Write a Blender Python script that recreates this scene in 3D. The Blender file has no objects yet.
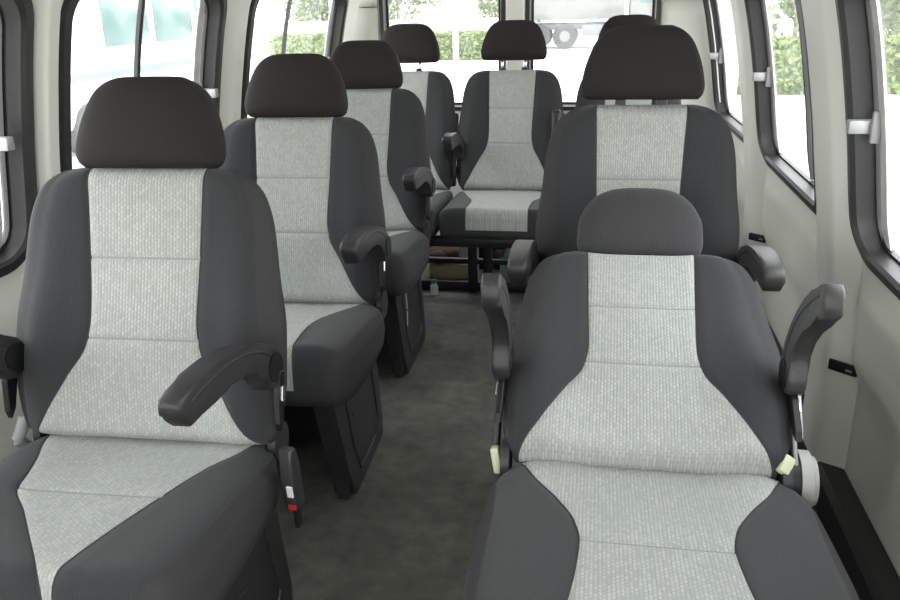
import bpy, bmesh, math, random
from mathutils import Vector, Matrix
random.seed(7)
S = bpy.context.scene
COL = S.collection
PI = math.pi

# ------------------------------------------------------------------ materials
def new_mat(name):
    m = bpy.data.materials.new(name); m.use_nodes = True
    nt = m.node_tree; b = nt.nodes['Principled BSDF']
    return m, nt, b

def plain(name, col, rough=.5, metal=0, noise=0, nscale=40, bump=0, bscale=300, spec=.5):
    m, nt, b = new_mat(name)
    b.inputs['Base Color'].default_value = (*col, 1)
    b.inputs['Roughness'].default_value = rough
    b.inputs['Metallic'].default_value = metal
    b.inputs['Specular IOR Level'].default_value = spec
    tc = nt.nodes.new('ShaderNodeTexCoord')
    if noise:
        n = nt.nodes.new('ShaderNodeTexNoise'); n.inputs['Scale'].default_value = nscale
        n.inputs['Detail'].default_value = 5
        nt.links.new(tc.outputs['Object'], n.inputs['Vector'])
        mx = nt.nodes.new('ShaderNodeMix'); mx.data_type = 'RGBA'
        mx.inputs[6].default_value = (*[c * (1 - noise) for c in col], 1)
        mx.inputs[7].default_value = (*[min(1, c * (1 + noise)) for c in col], 1)
        nt.links.new(n.outputs['Fac'], mx.inputs[0]); nt.links.new(mx.outputs[2], b.inputs['Base Color'])
    if bump:
        n = nt.nodes.new('ShaderNodeTexNoise'); n.inputs['Scale'].default_value = bscale
        nt.links.new(tc.outputs['Object'], n.inputs['Vector'])
        bp = nt.nodes.new('ShaderNodeBump'); bp.inputs['Strength'].default_value = bump
        bp.inputs['Distance'].default_value = .002
        nt.links.new(n.outputs['Fac'], bp.inputs['Height']); nt.links.new(bp.outputs['Normal'], b.inputs['Normal'])
    return m

def fabric(name, col, dark, rib=.0075, amount=1.0, bump=.5):
    """woven upholstery: vertical ribs with a scatter of short darker dashes (UV in metres)"""
    m, nt, b = new_mat(name); N = nt.nodes; Lk = nt.links
    b.inputs['Roughness'].default_value = .92
    b.inputs['Specular IOR Level'].default_value = .2
    b.inputs['Sheen Weight'].default_value = .15
    uv = N.new('ShaderNodeUVMap'); uv.uv_map = 'UVMap'
    mp = N.new('ShaderNodeMapping'); mp.inputs['Scale'].default_value = (1, 1, 1)
    Lk.new(uv.outputs[0], mp.inputs['Vector'])
    br = N.new('ShaderNodeTexBrick')
    br.inputs['Scale'].default_value = 1; br.inputs['Brick Width'].default_value = .009
    br.inputs['Row Height'].default_value = rib * .8; br.inputs['Mortar Size'].default_value = .0013
    br.inputs['Mortar Smooth'].default_value = .6; br.offset = .5
    br.inputs['Color1'].default_value = (1, 1, 1, 1); br.inputs['Color2'].default_value = (.62, .62, .62, 1)
    br.inputs['Mortar'].default_value = (.55, .55, .55, 1)
    rot = N.new('ShaderNodeMapping'); rot.inputs['Rotation'].default_value = (0, 0, PI / 2)
    Lk.new(mp.outputs[0], rot.inputs['Vector']); Lk.new(rot.outputs[0], br.inputs['Vector'])
    wv = N.new('ShaderNodeTexWave'); wv.bands_direction = 'X'; wv.inputs['Scale'].default_value = .314 / (rib * .8)
    Lk.new(mp.outputs[0], wv.inputs['Vector'])
    ns = N.new('ShaderNodeTexNoise'); ns.inputs['Scale'].default_value = 9; ns.inputs['Detail'].default_value = 3
    Lk.new(mp.outputs[0], ns.inputs['Vector'])
    mul = N.new('ShaderNodeMath'); mul.operation = 'MULTIPLY'
    sep = N.new('ShaderNodeSeparateColor'); Lk.new(br.outputs['Color'], sep.inputs[0])
    Lk.new(sep.outputs[0], mul.inputs[0])
    mr = N.new('ShaderNodeMapRange'); mr.inputs['To Min'].default_value = .72; mr.inputs['To Max'].default_value = 1.05
    Lk.new(ns.outputs['Fac'], mr.inputs['Value']); Lk.new(mr.outputs[0], mul.inputs[1])
    mx = N.new('ShaderNodeMix'); mx.data_type = 'RGBA'
    mx.inputs[6].default_value = (*dark, 1); mx.inputs[7].default_value = (*col, 1)
    Lk.new(mul.outputs[0], mx.inputs[0]); Lk.new(mx.outputs[2], b.inputs['Base Color'])
    bp = N.new('ShaderNodeBump'); bp.inputs['Strength'].default_value = bump; bp.inputs['Distance'].default_value = .0012
    ad = N.new('ShaderNodeMath'); ad.operation = 'ADD'
    Lk.new(wv.outputs['Fac'], ad.inputs[0]); Lk.new(sep.outputs[0], ad.inputs[1])
    Lk.new(ad.outputs[0], bp.inputs['Height']); Lk.new(bp.outputs['Normal'], b.inputs['Normal'])
    return m

def floor_mat():
    m, nt, b = new_mat('vinyl_floor'); N = nt.nodes; Lk = nt.links
    tc = N.new('ShaderNodeTexCoord')
    a = N.new('ShaderNodeTexNoise'); a.inputs['Scale'].default_value = 3.2; a.inputs['Detail'].default_value = 7; a.inputs['Roughness'].default_value = .62
    c = N.new('ShaderNodeTexNoise'); c.inputs['Scale'].default_value = 22; c.inputs['Detail'].default_value = 6
    Lk.new(tc.outputs['Object'], a.inputs['Vector']); Lk.new(tc.outputs['Object'], c.inputs['Vector'])
    r = N.new('ShaderNodeValToRGB')
    r.color_ramp.elements[0].position = .3; r.color_ramp.elements[0].color = (.075, .071, .064, 1)
    r.color_ramp.elements[1].position = .72; r.color_ramp.elements[1].color = (.17, .16, .145, 1)
    Lk.new(a.outputs['Fac'], r.inputs['Fac'])
    r2 = N.new('ShaderNodeValToRGB')
    r2.color_ramp.elements[0].position = .35; r2.color_ramp.elements[0].color = (.75, .75, .75, 1)
    r2.color_ramp.elements[1].position = .7; r2.color_ramp.elements[1].color = (1.2, 1.18, 1.12, 1)
    Lk.new(c.outputs['Fac'], r2.inputs['Fac'])
    mx = N.new('ShaderNodeMix'); mx.data_type = 'RGBA'; mx.blend_type = 'MULTIPLY'; mx.inputs[0].default_value = 1
    Lk.new(r.outputs[0], mx.inputs[6]); Lk.new(r2.outputs[0], mx.inputs[7]); Lk.new(mx.outputs[2], b.inputs['Base Color'])
    b.inputs['Roughness'].default_value = .62
    v = N.new('ShaderNodeTexVoronoi'); v.inputs['Scale'].default_value = 120
    Lk.new(tc.outputs['Object'], v.inputs['Vector'])
    bp = N.new('ShaderNodeBump'); bp.inputs['Strength'].default_value = .25; bp.inputs['Distance'].default_value = .002
    Lk.new(v.outputs['Distance'], bp.inputs['Height']); Lk.new(bp.outputs['Normal'], b.inputs['Normal'])
    return m

def glass_mat(name, tint=(.97, .99, .98), haze=.05):
    m = bpy.data.materials.new(name); m.use_nodes = True; nt = m.node_tree; N = nt.nodes; Lk = nt.links
    N.clear()
    out = N.new('ShaderNodeOutputMaterial')
    tr = N.new('ShaderNodeBsdfTransparent'); tr.inputs[0].default_value = (*tint, 1)
    gl = N.new('ShaderNodeBsdfGlossy'); gl.inputs['Roughness'].default_value = .03
    lw = N.new('ShaderNodeLayerWeight'); lw.inputs['Blend'].default_value = .5
    pw = N.new('ShaderNodeMath'); pw.operation = 'POWER'; Lk.new(lw.outputs['Facing'], pw.inputs[0]); pw.inputs[1].default_value = 6
    fr = N.new('ShaderNodeMath'); fr.operation = 'MULTIPLY_ADD'; Lk.new(pw.outputs[0], fr.inputs[0]); fr.inputs[1].default_value = .35; fr.inputs[2].default_value = .03
    mx = N.new('ShaderNodeMixShader'); Lk.new(fr.outputs[0], mx.inputs[0]); Lk.new(tr.outputs[0], mx.inputs[1]); Lk.new(gl.outputs[0], mx.inputs[2])
    tl = N.new('ShaderNodeBsdfTranslucent'); tl.inputs[0].default_value = (.95, .96, .95, 1)
    tc = N.new('ShaderNodeTexCoord'); ns = N.new('ShaderNodeTexNoise'); ns.inputs['Scale'].default_value = 7; ns.inputs['Detail'].default_value = 6
    Lk.new(tc.outputs['Object'], ns.inputs['Vector'])
    mr = N.new('ShaderNodeMapRange'); mr.inputs['From Min'].default_value = .3; mr.inputs['From Max'].default_value = .75
    mr.inputs['To Min'].default_value = haze * .5; mr.inputs['To Max'].default_value = haze * 1.6
    Lk.new(ns.outputs['Fac'], mr.inputs['Value'])
    m2 = N.new('ShaderNodeMixShader'); Lk.new(mr.outputs[0], m2.inputs[0]); Lk.new(mx.outputs[0], m2.inputs[1]); Lk.new(tl.outputs[0], m2.inputs[2])
    Lk.new(m2.outputs[0], out.inputs[0])
    return m

M = {}
M['light'] = fabric('light_grey_fabric', (.55, .56, .54), (.19, .20, .195))
M['dark'] = fabric('charcoal_fabric', (.050, .050, .054), (.031, .031, .034), rib=.005, bump=.25)
M['side'] = plain('charcoal_side_cloth', (.043, .042, .044), .8, noise=.06, bump=.2, bscale=700, spec=.3)
M['hr'] = plain('headrest_cloth', (.024, .0215, .0215), .85, noise=.08, bump=.25, bscale=800, spec=.3)
M['hr2'] = fabric('worn_headrest_cloth', (.056, .054, .057), (.036, .035, .038), rib=.005, bump=.25)
M['seam'] = plain('seam_thread', (.05, .05, .052), .9)
M['seaml'] = plain('seam_thread_pale', (.30, .31, .305), .9)
M['plastic'] = plain('black_plastic', (.035, .034, .036), .42, noise=.08, bump=.2, bscale=500)
M['arm'] = plain('armrest_plastic', (.030, .029, .031), .42, noise=.08, bump=.2, bscale=500)
M['armrub'] = plain('worn_armrest_plastic', (.052, .052, .051), .4, noise=.12, nscale=18, bump=.2, bscale=500)
M['ped'] = plain('pedestal_plastic', (.030, .030, .032), .42, noise=.15, nscale=14)
M['black'] = plain('flat_black', (.008, .008, .009), .5)
M['frame'] = plain('black_steel', (.012, .012, .013), .4)
M['rubber'] = plain('window_rubber', (.026, .023, .024), .45, noise=.1, nscale=10)
M['cream'] = plain('cream_trim', (.80, .785, .73), .5, noise=.04, nscale=3)
M['wall'] = plain('cream_wall_panel', (.76, .75, .69), .5, noise=.04, nscale=3)
M['roof'] = plain('headliner', (.85, .84, .81), .9, noise=.03)
M['floor'] = floor_mat()
M['ledge'] = plain('ledge_plastic', (.022, .02, .02), .6, noise=.2, nscale=12)
M['alu'] = plain('aluminium_strip', (.62, .62, .60), .45, noise=.25, nscale=30)
M['silver'] = plain('silver_latch', (.40, .40, .40), .4, metal=.4)
M['chrome'] = plain('chrome', (.75, .75, .76), .18, metal=1)
M['steel'] = plain('painted_steel', (.36, .36, .36), .45, metal=.3, noise=.1)
M['greyplastic'] = plain('grey_recliner_plastic', (.38, .375, .36), .5, noise=.06)
M['pale'] = plain('pale_yellow_plastic', (.62, .64, .45), .5)
M['white'] = plain('white_label', (.8, .8, .8), .5)
M['red'] = plain('red_button', (.55, .03, .02), .4)
M['webbing'] = plain('belt_webbing', (.30, .30, .31), .8)
M['green'] = plain('green_plastic', (.07, .30, .16), .35)
M['gold'] = plain('brass_tube', (.62, .46, .22), .3, metal=.5)
M['brown'] = plain('brown_cloth', (.10, .06, .04), .9, noise=.3)
M['card'] = plain('cardboard', (.42, .36, .22), .8, noise=.1)
M['box'] = plain('grey_green_box', (.33, .42, .38), .5, noise=.05)
M['glass'] = glass_mat('window_glass')
M['ground'] = plain('pale_concrete', (.62, .61, .58), .9, noise=.12, nscale=.6)
M['leaf'] = plain('hedge_leaves', (.17, .23, .07), .8, noise=.5, nscale=6)
M['leaf2'] = plain('tree_leaves', (.16, .21, .09), .8, noise=.5, nscale=3)
M['bark'] = plain('bark', (.2, .17, .14), .9)
M['fence'] = plain('pale_fence', (.45, .44, .41), .8, noise=.1)
M['vwhite'] = plain('white_vehicle_paint', (.62, .64, .65), .35)
M['vglass'] = plain('vehicle_glass', (.09, .15, .14), .2)
M['vgreen'] = plain('vehicle_green_stripe', (.12, .30, .22), .4)
M['tbody'] = plain('dull_truck_paint', (.15, .15, .14), .6, noise=.25, nscale=2)
M['tyre'] = plain('tyre', (.05, .05, .05), .8)
M['vgrey'] = plain('truck_chassis', (.16, .16, .17), .6)

# ------------------------------------------------------------------ helpers
def link(name, me, parent=None):
    o = bpy.data.objects.new(name, me); COL.objects.link(o)
    if parent: o.parent = parent
    return o

def empty(name, loc, label=None, cat=None, group=None):
    o = bpy.data.objects.new(name, None); COL.objects.link(o); o.location = loc
    o.empty_display_size = .1
    if label: o['label'] = label
    if cat: o['category'] = cat
    if group: o['group'] = group
    return o

def tag(o, label=None, cat=None, group=None, kind=None):
    for k, v in (('label', label), ('category', cat), ('group', group), ('kind', kind)):
        if v: o[k] = v
    return o

def mesh_of(bm, name, mats, smooth=True):
    me = bpy.data.meshes.new(name)
    bmesh.ops.recalc_face_normals(bm, faces=bm.faces)
    bm.to_mesh(me); bm.free()
    for m in (mats if isinstance(mats, (list, tuple)) else [mats]): me.materials.append(m)
    for p in me.polygons: p.use_smooth = smooth
    return me

def sharp(me, ang=35):
    me.set_sharp_from_angle(angle=math.radians(ang)); return me

def box(bm, a, b, mi=0, bev=0):
    c = [(a[i] + b[i]) / 2 for i in range(3)]; s = [abs(b[i] - a[i]) for i in range(3)]
    r = bmesh.ops.create_cube(bm, size=1, matrix=Matrix.Translation(c) @ Matrix.Diagonal((*s, 1)))
    vs = r['verts']; fs = {f for v in vs for f in v.link_faces}
    for f in fs: f.material_index = mi
    if bev:
        es = list({e for v in vs for e in v.link_edges})
        bmesh.ops.bevel(bm, geom=es, offset=bev, segments=2, profile=.5, affect='EDGES')
    return bm

def cyl(bm, p0, p1, r, n=14, mi=0, r2=None):
    p0 = Vector(p0); p1 = Vector(p1); d = p1 - p0
    m = Matrix.Translation((p0 + p1) / 2) @ d.to_track_quat('Z', 'Y').to_matrix().to_4x4()
    res = bmesh.ops.create_cone(bm, cap_ends=True, segments=n, radius1=r, radius2=r if r2 is None else r2, depth=d.length, matrix=m)
    for v in res['verts']:
        for f in v.link_faces: f.material_index = mi
    return bm

def tube(bm, pts, r, n=8):
    for a, b in zip(pts[:-1], pts[1:]): cyl(bm, a, b, r, n)
    return bm

def extrude_profile(bm, prof, x0, x1, bev=.0, seg=3):
    """closed (y,z) outline extruded along x, with rounded rims"""
    a = [bm.verts.new((x0, y, z)) for y, z in prof]
    b = [bm.verts.new((x1, y, z)) for y, z in prof]
    n = len(prof)
    fa = bm.faces.new(a); fb = bm.faces.new(b[::-1])
    for i in range(n):
        bm.faces.new((a[i], b[i], b[(i + 1) % n], a[(i + 1) % n]))
    if bev:
        es = list(fa.edges) + list(fb.edges)
        bmesh.ops.bevel(bm, geom=es, offset=bev, segments=seg, profile=.5, affect='EDGES')
    return bm

def lerp_tab(tab, v):
    """smooth (Catmull style) interpolation in a table of (v, value)"""
    if v <= tab[0][0]: return tab[0][1]
    if v >= tab[-1][0]: return tab[-1][1]
    for i in range(len(tab) - 1):
        if tab[i][0] <= v <= tab[i + 1][0]:
            x0, y0 = tab[i]; x1, y1 = tab[i + 1]
            def sl(k):
                if k <= 0 or k >= len(tab) - 1:
                    k = max(0, min(len(tab) - 2, k)); return (tab[k + 1][1] - tab[k][1]) / (tab[k + 1][0] - tab[k][0])
                a = (tab[k][1] - tab[k - 1][1]) / (tab[k][0] - tab[k - 1][0]); b = (tab[k + 1][1] - tab[k][1]) / (tab[k + 1][0] - tab[k][0])
                return 0 if a * b <= 0 else 2 * a * b / (a + b)
            h = x1 - x0; t = (v - x0) / h; m0 = sl(i); m1 = sl(i + 1)
            return (2*t**3-3*t**2+1)*y0 + (t**3-2*t**2+t)*h*m0 + (-2*t**3+3*t**2)*y1 + (t**3-t**2)*h*m1

def pad(name, L, W, BL, BR, F, back, k0, k1, n_edge, seams, mapping, mats, sideseam=None, step=.011, rseam=.0035, base=0, nb=None):
    """upholstered cushion. v runs 0..L, x across, d = thickness to the front.
    mats: [panel, bolster, side, seam_dark, seam_light]"""
    vs = []
    v = 0.0
    # denser near both ends
    def ends(a, b, n, flip):
        return [a + (b - a) * ((1 - math.cos(PI / 2 * i / n)) if not flip else math.sin(PI / 2 * i / n)) for i in range(n + 1)]
    vs += ends(0, k0, 7, False)
    mid0, mid1 = k0, L - k1; n = max(2, int((mid1 - mid0) / step))
    vs += [mid0 + (mid1 - mid0) * i / n for i in range(1, n)]
    vs += ends(L - k1, L, 9, True)
    for s in seams: 
        vs = [q for q in vs if abs(q - s) > .0065]
        vs += [s - .006, s - .002, s + .002, s + .006]
    vs = sorted(set(round(q, 5) for q in vs))
    bm = bmesh.new(); uvl = bm.loops.layers.uv.new('UVMap')
    rows = []; info = []
    NP, NB, NK = 14, 11, 16
    for v in vs:
        w = lerp_tab(W, v); bl = min(lerp_tab(BL, v), w * .97); br = min(lerp_tab(BR, v), w * .97)
        e0 = 1 if v >= k0 else max(0, 1 - ((k0 - v) / k0) ** 2.4) ** (1 / 2.4)
        e1 = 1 if v <= L - k1 else max(0, 1 - ((v - (L - k1)) / k1) ** 2.4) ** (1 / 2.4)
        k = max(.06, min(e0, e1))
        g = 0
        for s in seams:
            g = max(g, math.exp(-((v - s) / .0035) ** 2))
        ring = []; tags = []
        def side_cols(b, sgn):
            o = []
            for i in range(1, NB + 1):
                q = i / NB; o.append((b + (w - b) * math.sin(PI / 2 * q), q))
            return o
        L_ = side_cols(bl, -1); R_ = side_cols(br, 1)
        cols = [(-x, 2 if (sideseam and q > sideseam + .02) else 1, q) for x, q in reversed(L_)]
        cols += [(-bl - .002, 1, 0), (-bl, 3, 0), (-bl + .002, 0, 0)]
        cols += [(-bl + (bl + br) * i / NP, 0, 0) for i in range(1, NP)]
        cols += [(br - .002, 0, 0), (br, 3, 0), (br + .002, 1, 0)]
        cols += [(x, 2 if (sideseam and q > sideseam + .02) else 1, q) for x, q in R_]
        # the outermost point closes the section
        for x, t, q in cols:
            xx = min(1, abs(x / w)); sx = (1 - xx ** n_edge) ** (1 / n_edge)
            d = base + (F(x, v, w) - base) * sx
            if t == 3: d -= .0028
            inside = -bl < x < br
            if g and inside: d -= g * rseam
            if sideseam and abs(q - round(sideseam * NB) / NB) < 1e-4: d -= .0035
            ring.append((x, d * k)); tags.append(t)
        for i in range(1, NK):
            a = PI * i / NK; x = w * math.cos(a) ; xx = abs(x / w); ne = nb or n_edge; sx = (1 - xx ** ne) ** (1 / ne)
            ring.append((x, (base - (back + base) * sx) * k)); tags.append(4)
        rows.append([bm.verts.new(mapping(x, v, d)) for x, d in ring]); info.append((ring, tags))
    n = len(rows[0])
    nf = NB * 2 + 6 + NP - 1
    for r in range(len(rows) - 1):
        for i in range(n):
            j = (i + 1) % n
            f = bm.faces.new((rows[r][i], rows[r][j], rows[r + 1][j], rows[r + 1][i]))
            ta, tb = info[r][1][i], info[r][1][j]
            if 3 in (ta, tb):
                f.material_index = 3
            elif ta == 0 and tb == 0:
                f.material_index = 0
            elif 4 in (ta, tb): f.material_index = 2
            elif 2 in (ta, tb): f.material_index = 2
            else: f.material_index = 1
            if f.material_index == 0:
                vm = (vs[r] + vs[r + 1]) / 2
                if any(abs(vm - s) < .0015 for s in seams): f.material_index = 4
            for lp, (rr, ii) in zip(f.loops, ((r, i), (r, j), (r + 1, j), (r + 1, i))):
                lp[uvl].uv = (info[rr][0][ii][0], vs[rr])
    for rr, vv in ((0, vs[0]), (-1, vs[-1])):
        f = bm.faces.new(rows[rr]); f.material_index = 1
        for lp in f.loops: lp[uvl].uv = (lp.vert.co.x, vv)
    return mesh_of(bm, name, mats)

MS = [M['light'], M['dark'], M['side'], M['seam'], M['seaml']]
# ------------------------------------------------------------------ seat meshes
BL_ = .53
BW = [(0, .230), (.02, .244), (.06, .256), (.13, .263), (.22, .262), (.33, .248), (.42, .237), (.475, .220), (.507, .193), (.523, .162), (.53, .132)]
BB = [(0, .225), (.035, .196), (.08, .170), (.13, .143), (.185, .112), (.24, .104), (.34, .107), (.53, .114)]
def bfront(x, v, w):
    a = abs(x) / w
    lum = .052 + .012 * math.exp(-((v - .16) / .12) ** 2)
    bol = (.026 * math.exp(-((v - .17) / .17) ** 2) + .010) * math.exp(-((a - .76) / .2) ** 2)
    return lum + bol
BACK = pad('backrest', BL_, BW, BB, BB, bfront, .042, .03, .045, 4.2, [.20, .354],
           lambda x, v, d: (x, -d, v), MS, sideseam=.55, base=.032, nb=2.3)
CD = .52
CW = [(0, .215), (.04, .25), (.10, .268), (.3, .272), (.42, .268), (.48, .256), (.52, .225)]
CB = [(0, .235), (.05, .212), (.10, .190), (.16, .150), (.22, .122), (.28, .112), (.36, .116), (.52, .135)]
def cfront(x, v, w):
    a = abs(x) / w
    return .062 + .05 * min(1, v / CD) ** 1.2 + .012 * math.exp(-((a - .74) / .22) ** 2) * (1 - .5 * v / CD)
CMAP = lambda x, v, d: (x, -v, d - .062)
CUSH = pad('seat_cushion', CD, CW, CB, CB, cfront, .050, .03, .048, 6, [.275], CMAP, MS, sideseam=.7)
# the nearest seat on the left has a panel that runs out to a point at the front
C1L = [(0, .235), (.05, .214), (.10, .196), (.16, .170), (.22, .150), (.265, .136), (.33, .080), (.40, .022), (.47, -.036), (.52, -.074)]
C1R = [(0, .235), (.05, .215), (.10, .200), (.16, .165), (.22, .142), (.29, .122), (.36, .105), (.43, .092), (.49, .085), (.52, .084)]
CUSH1 = pad('seat_cushion', CD, CW, C1L, C1R, cfront, .050, .03, .048, 6, [.26], CMAP, MS, sideseam=.7)
# rear row: squarer cushion front with a straight light band
CBR = [(0, .235), (.05, .215), (.12, .19), (.22, .16), (.32, .130), (.40, .125), (.52, .125)]
CWR = [(0, .215), (.04, .230), (.10, .2365), (.3, .2365), (.42, .2365), (.48, .236), (.52, .230)]
CUSHR = pad('seat_cushion', CD, CWR, CBR, CBR, lambda x, v, w: .062 + .03 * v / CD, .038, .03, .03, 7, [], CMAP, MS, sideseam=None)
HW = [(0, .134), (.01, .144), (.03, .148), (.07, .142), (.11, .129), (.14, .114), (.162, .092), (.175, .065)]
HZ = [(0, 0), (.2, 0)]
def headrest_mesh(mat, HWt):
    return pad('headrest', .175, HWt, [(0, .02), (.2, .02)], [(0, .02), (.2, .02)], lambda x, v, w: .05 - .012 * v / .175, .045, .028, .045, 2.9, [],
               lambda x, v, d: (x, -d, v), [mat, mat, mat, mat, mat], step=.012)
def headrest_mesh2(mat, HWt):
    """plain one-colour headrest without the panel seam"""
    bm = bmesh.new(); uvl = bm.loops.layers.uv.new('UVMap'); rows = []; L = .175; NV, NU = 22, 44
    vs = [L * (.5 - .5 * math.cos(PI * (i + .35) / (NV + .7))) for i in range(NV + 1)]
    for v in vs:
        w = lerp_tab(HWt, v)
        t = 2 * v / L - 1; k = max(.05, (1 - abs(t) ** 4.2) ** (1 / 2.8))
        row = []
        for j in range(NU):
            a = 2 * PI * j / NU; c, s = math.cos(a), math.sin(a)
            x = w * math.copysign(abs(c) ** .72, c); y = (.055 if s < 0 else .045) * math.copysign(abs(s) ** .62, s) * k
            y += -.010 * (1 - (x / w) ** 2) * 0 + .010 * (v / L)
            row.append(bm.verts.new((x, y, v)))
        rows.append(row)
    for r in range(NV):
        for j in range(NU):
            f = bm.faces.new((rows[r][j], rows[r][(j + 1) % NU], rows[r + 1][(j + 1) % NU], rows[r + 1][j]))
            for lp in f.loops: lp[uvl].uv = (lp.vert.co.x, lp.vert.co.z)
    for r in (0, -1): bm.faces.new(rows[r])
    return mesh_of(bm, 'headrest', mat)
HEAD = headrest_mesh2(M['hr'], HW)
HW2 = [(0, .118), (.012, .136), (.04, .146), (.085, .145), (.120, .132), (.148, .110), (.166, .080), (.175, .045)]
HEAD2 = headrest_mesh2(M['hr2'], HW2)

def post_mesh():
    bm = bmesh.new(); cyl(bm, (0, 0, -.05), (0, 0, .05), .006, 12); return mesh_of(bm, 'post', M['chrome'])
def collar_mesh():
    bm = bmesh.new(); box(bm, (-.014, -.012, -.012), (.014, .012, .012), 0, .004); return mesh_of(bm, 'collar', M['plastic'], False)
POST, COLLAR = post_mesh(), collar_mesh()

def arm_mesh(mat):
    prof = [(.022, -.030), (.034, -.004), (.026, .024), (.002, .040), (-.040, .047), (-.095, .047), (-.150, .040), (-.205, .026),
            (-.255, .007), (-.298, -.014), (-.311, -.025), (-.311, -.042), (-.302, -.050), (-.294, -.059), (-.277, -.068), (-.258, -.060),
            (-.215, -.030), (-.165, -.008), (-.115, .004), (-.070, .003), (-.045, -.010), (-.034, -.032), (-.012, -.044), (.008, -.042)]
    bm = bmesh.new(); extrude_profile(bm, prof, -.027, .027, .009, 3)
    return sharp(mesh_of(bm, 'armrest', mat), 50)
def arm_groove():
    # raised rib that follows the upper edge on the side of the arm
    pts = [(-.02, .022), (-.06, .031), (-.11, .031), (-.16, .022), (-.21, .006), (-.26, -.016), (-.285, -.030)]
    bm = bmesh.new(); P = []
    tab = sorted((y, z) for y, z in pts)
    ys = [tab[0][0] + (tab[-1][0] - tab[0][0]) * i / 30 for i in range(31)]
    for y in ys:
        z = lerp_tab(tab, y); P.append([bm.verts.new((.003 * math.cos(2 * PI * k / 8), y, z + .003 * math.sin(2 * PI * k / 8))) for k in range(8)])
    for a, b in zip(P[:-1], P[1:]):
        for k in range(8): bm.faces.new((a[k], a[(k + 1) % 8], b[(k + 1) % 8], b[k]))
    bm.faces.new(P[0]); bm.faces.new(P[-1])
    return mesh_of(bm, 'side_rib', M['arm'])
def cap_mesh():
    bm = bmesh.new(); cyl(bm, (-.031, 0, 0), (.031, 0, 0), .029, 28, 0)
    return sharp(mesh_of(bm, 'pivot_cap', M['black']), 40)
ARM, ARMR, RIB, CAP = arm_mesh(M['arm']), arm_mesh(M['armrub']), arm_groove(), cap_mesh()
def armslot_mesh():
    bm = bmesh.new()
    pr = [(.012, .01), (.018, -.02), (.012, -.085), (.002, -.105), (-.008, -.09), (-.016, -.03), (-.014, .01)]
    extrude_profile(bm, pr, -.006, .006, .0015, 1)
    return mesh_of(bm, 'arm_slot', M['black'], False)
def armlink_mesh():
    bm = bmesh.new(); box(bm, (-.006, -.007, -.048), (.006, .007, -.018), 0, .002); return mesh_of(bm, 'arm_link', M['chrome'], False)
SLOT, LINK = armslot_mesh(), armlink_mesh()

def ped_panel(side):
    """dark plastic pedestal side; outline in (y,z), y forward negative"""
    bm = bmesh.new()
    prof = [(-.40, .385), (.02, .40), (.045, .37), (.10, .06), (.095, .012), (.075, 0), (-.235, 0), (-.255, .012), (-.30, .10), (-.385, .33)]
    extrude_profile(bm, prof, -.012, .012, .005, 2)
    # raised rib outlining the pressed field, and a strengthening rib
    fld = [(-.30, .32), (-.03, .33), (.03, .10), (-.01, .055), (-.19, .055), (-.25, .16)]
    for a, b in zip(fld, fld[1:] + fld[:1]):
        cyl(bm, (side * .012, *a), (side * .012, *b), .005, 8)
    cyl(bm, (side * .012, -.24, .25), (side * .012, -.10, .22), .004, 8)
    # front flange
    box(bm, (-.03 if side > 0 else 0, -.285, .012), (0 if side > 0 else .03, -.262, .10))
    return sharp(mesh_of(bm, 'side_panel', M['ped']), 35)
def ped_front(s):
    bm = bmesh.new()
    if True:
        vv = [(s * .15, -.40, .385), (s * .205, -.40, .385), (s * .187, -.262, .01), (s * .15, -.262, .01)]
        a = [bm.verts.new(p) for p in vv]; b = [bm.verts.new((p[0], p[1] + .012, p[2])) for p in vv]
        bm.faces.new(a); bm.faces.new(b[::-1])
        for i in range(4): bm.faces.new((a[i], b[i], b[(i + 1) % 4], a[(i + 1) % 4]))
    return mesh_of(bm, 'front_column', M['ped'], False)
PEDR, PEDL, PEDF = ped_panel(1), ped_panel(-1), {1: ped_front(1), -1: ped_front(-1)}
def rail_mesh(y, z):
    bm = bmesh.new(); cyl(bm, (-.2, y, z), (.2, y, z), .011, 12); return mesh_of(bm, 'cross_rail', M['frame'])
RAILS = [rail_mesh(-.05, .23), rail_mesh(-.05, .19), rail_mesh(-.20, .30)]
def pan_mesh():
    bm = bmesh.new(); box(bm, (-.22, -.44, .385), (.22, .02, .405), 0, .006); return mesh_of(bm, 'seat_pan', M['frame'], False)
PAN = pan_mesh()

def hinge_cover(side):
    bm = bmesh.new()
    cyl(bm, (0, 0, 0), (side * .016, 0, 0), .040, 26)
    return sharp(mesh_of(bm, 'hinge_cover', M['plastic']), 40)
HC = {1: hinge_cover(1), -1: hinge_cover(-1)}

def buckle_parts(parent, side):
    bm = bmesh.new()
    prof = [(.016, .0), (.019, .09), (.012, .125), (-.006, .13), (-.014, .10), (-.020, .03), (-.016, 0)]
    extrude_profile(bm, prof, -.013, .013, .005, 2)
    b = link('belt_buckle', sharp(mesh_of(bm, 'belt_buckle', M['plastic']), 50), parent)
    b.location = (side * .305, -.085, .395); b.rotation_euler = (.1, 0, side * -.2)
    bm = bmesh.new(); box(bm, (-.008, -.0215, .0), (.008, -.0165, .010), 0, .001)
    r = link('press_button', mesh_of(bm, 'press_button', M['red'], False), b); r.location = (side * .004, .001, .004); tag(r, 'red press button')
    bm = bmesh.new(); box(bm, (-.006, -.021, .0), (.006, -.017, .024), 0, .001)
    w = link('label_tag', mesh_of(bm, 'label_tag', M['white'], False), b); w.location = (side * .006, -.001, .034); tag(w, 'small white label')
    bm = bmesh.new(); box(bm, (-.004, -.008, -.05), (.004, .008, .01), 0, .001)
    s = link('stalk', mesh_of(bm, 'stalk', M['frame'], False), b)
    return b

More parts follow.
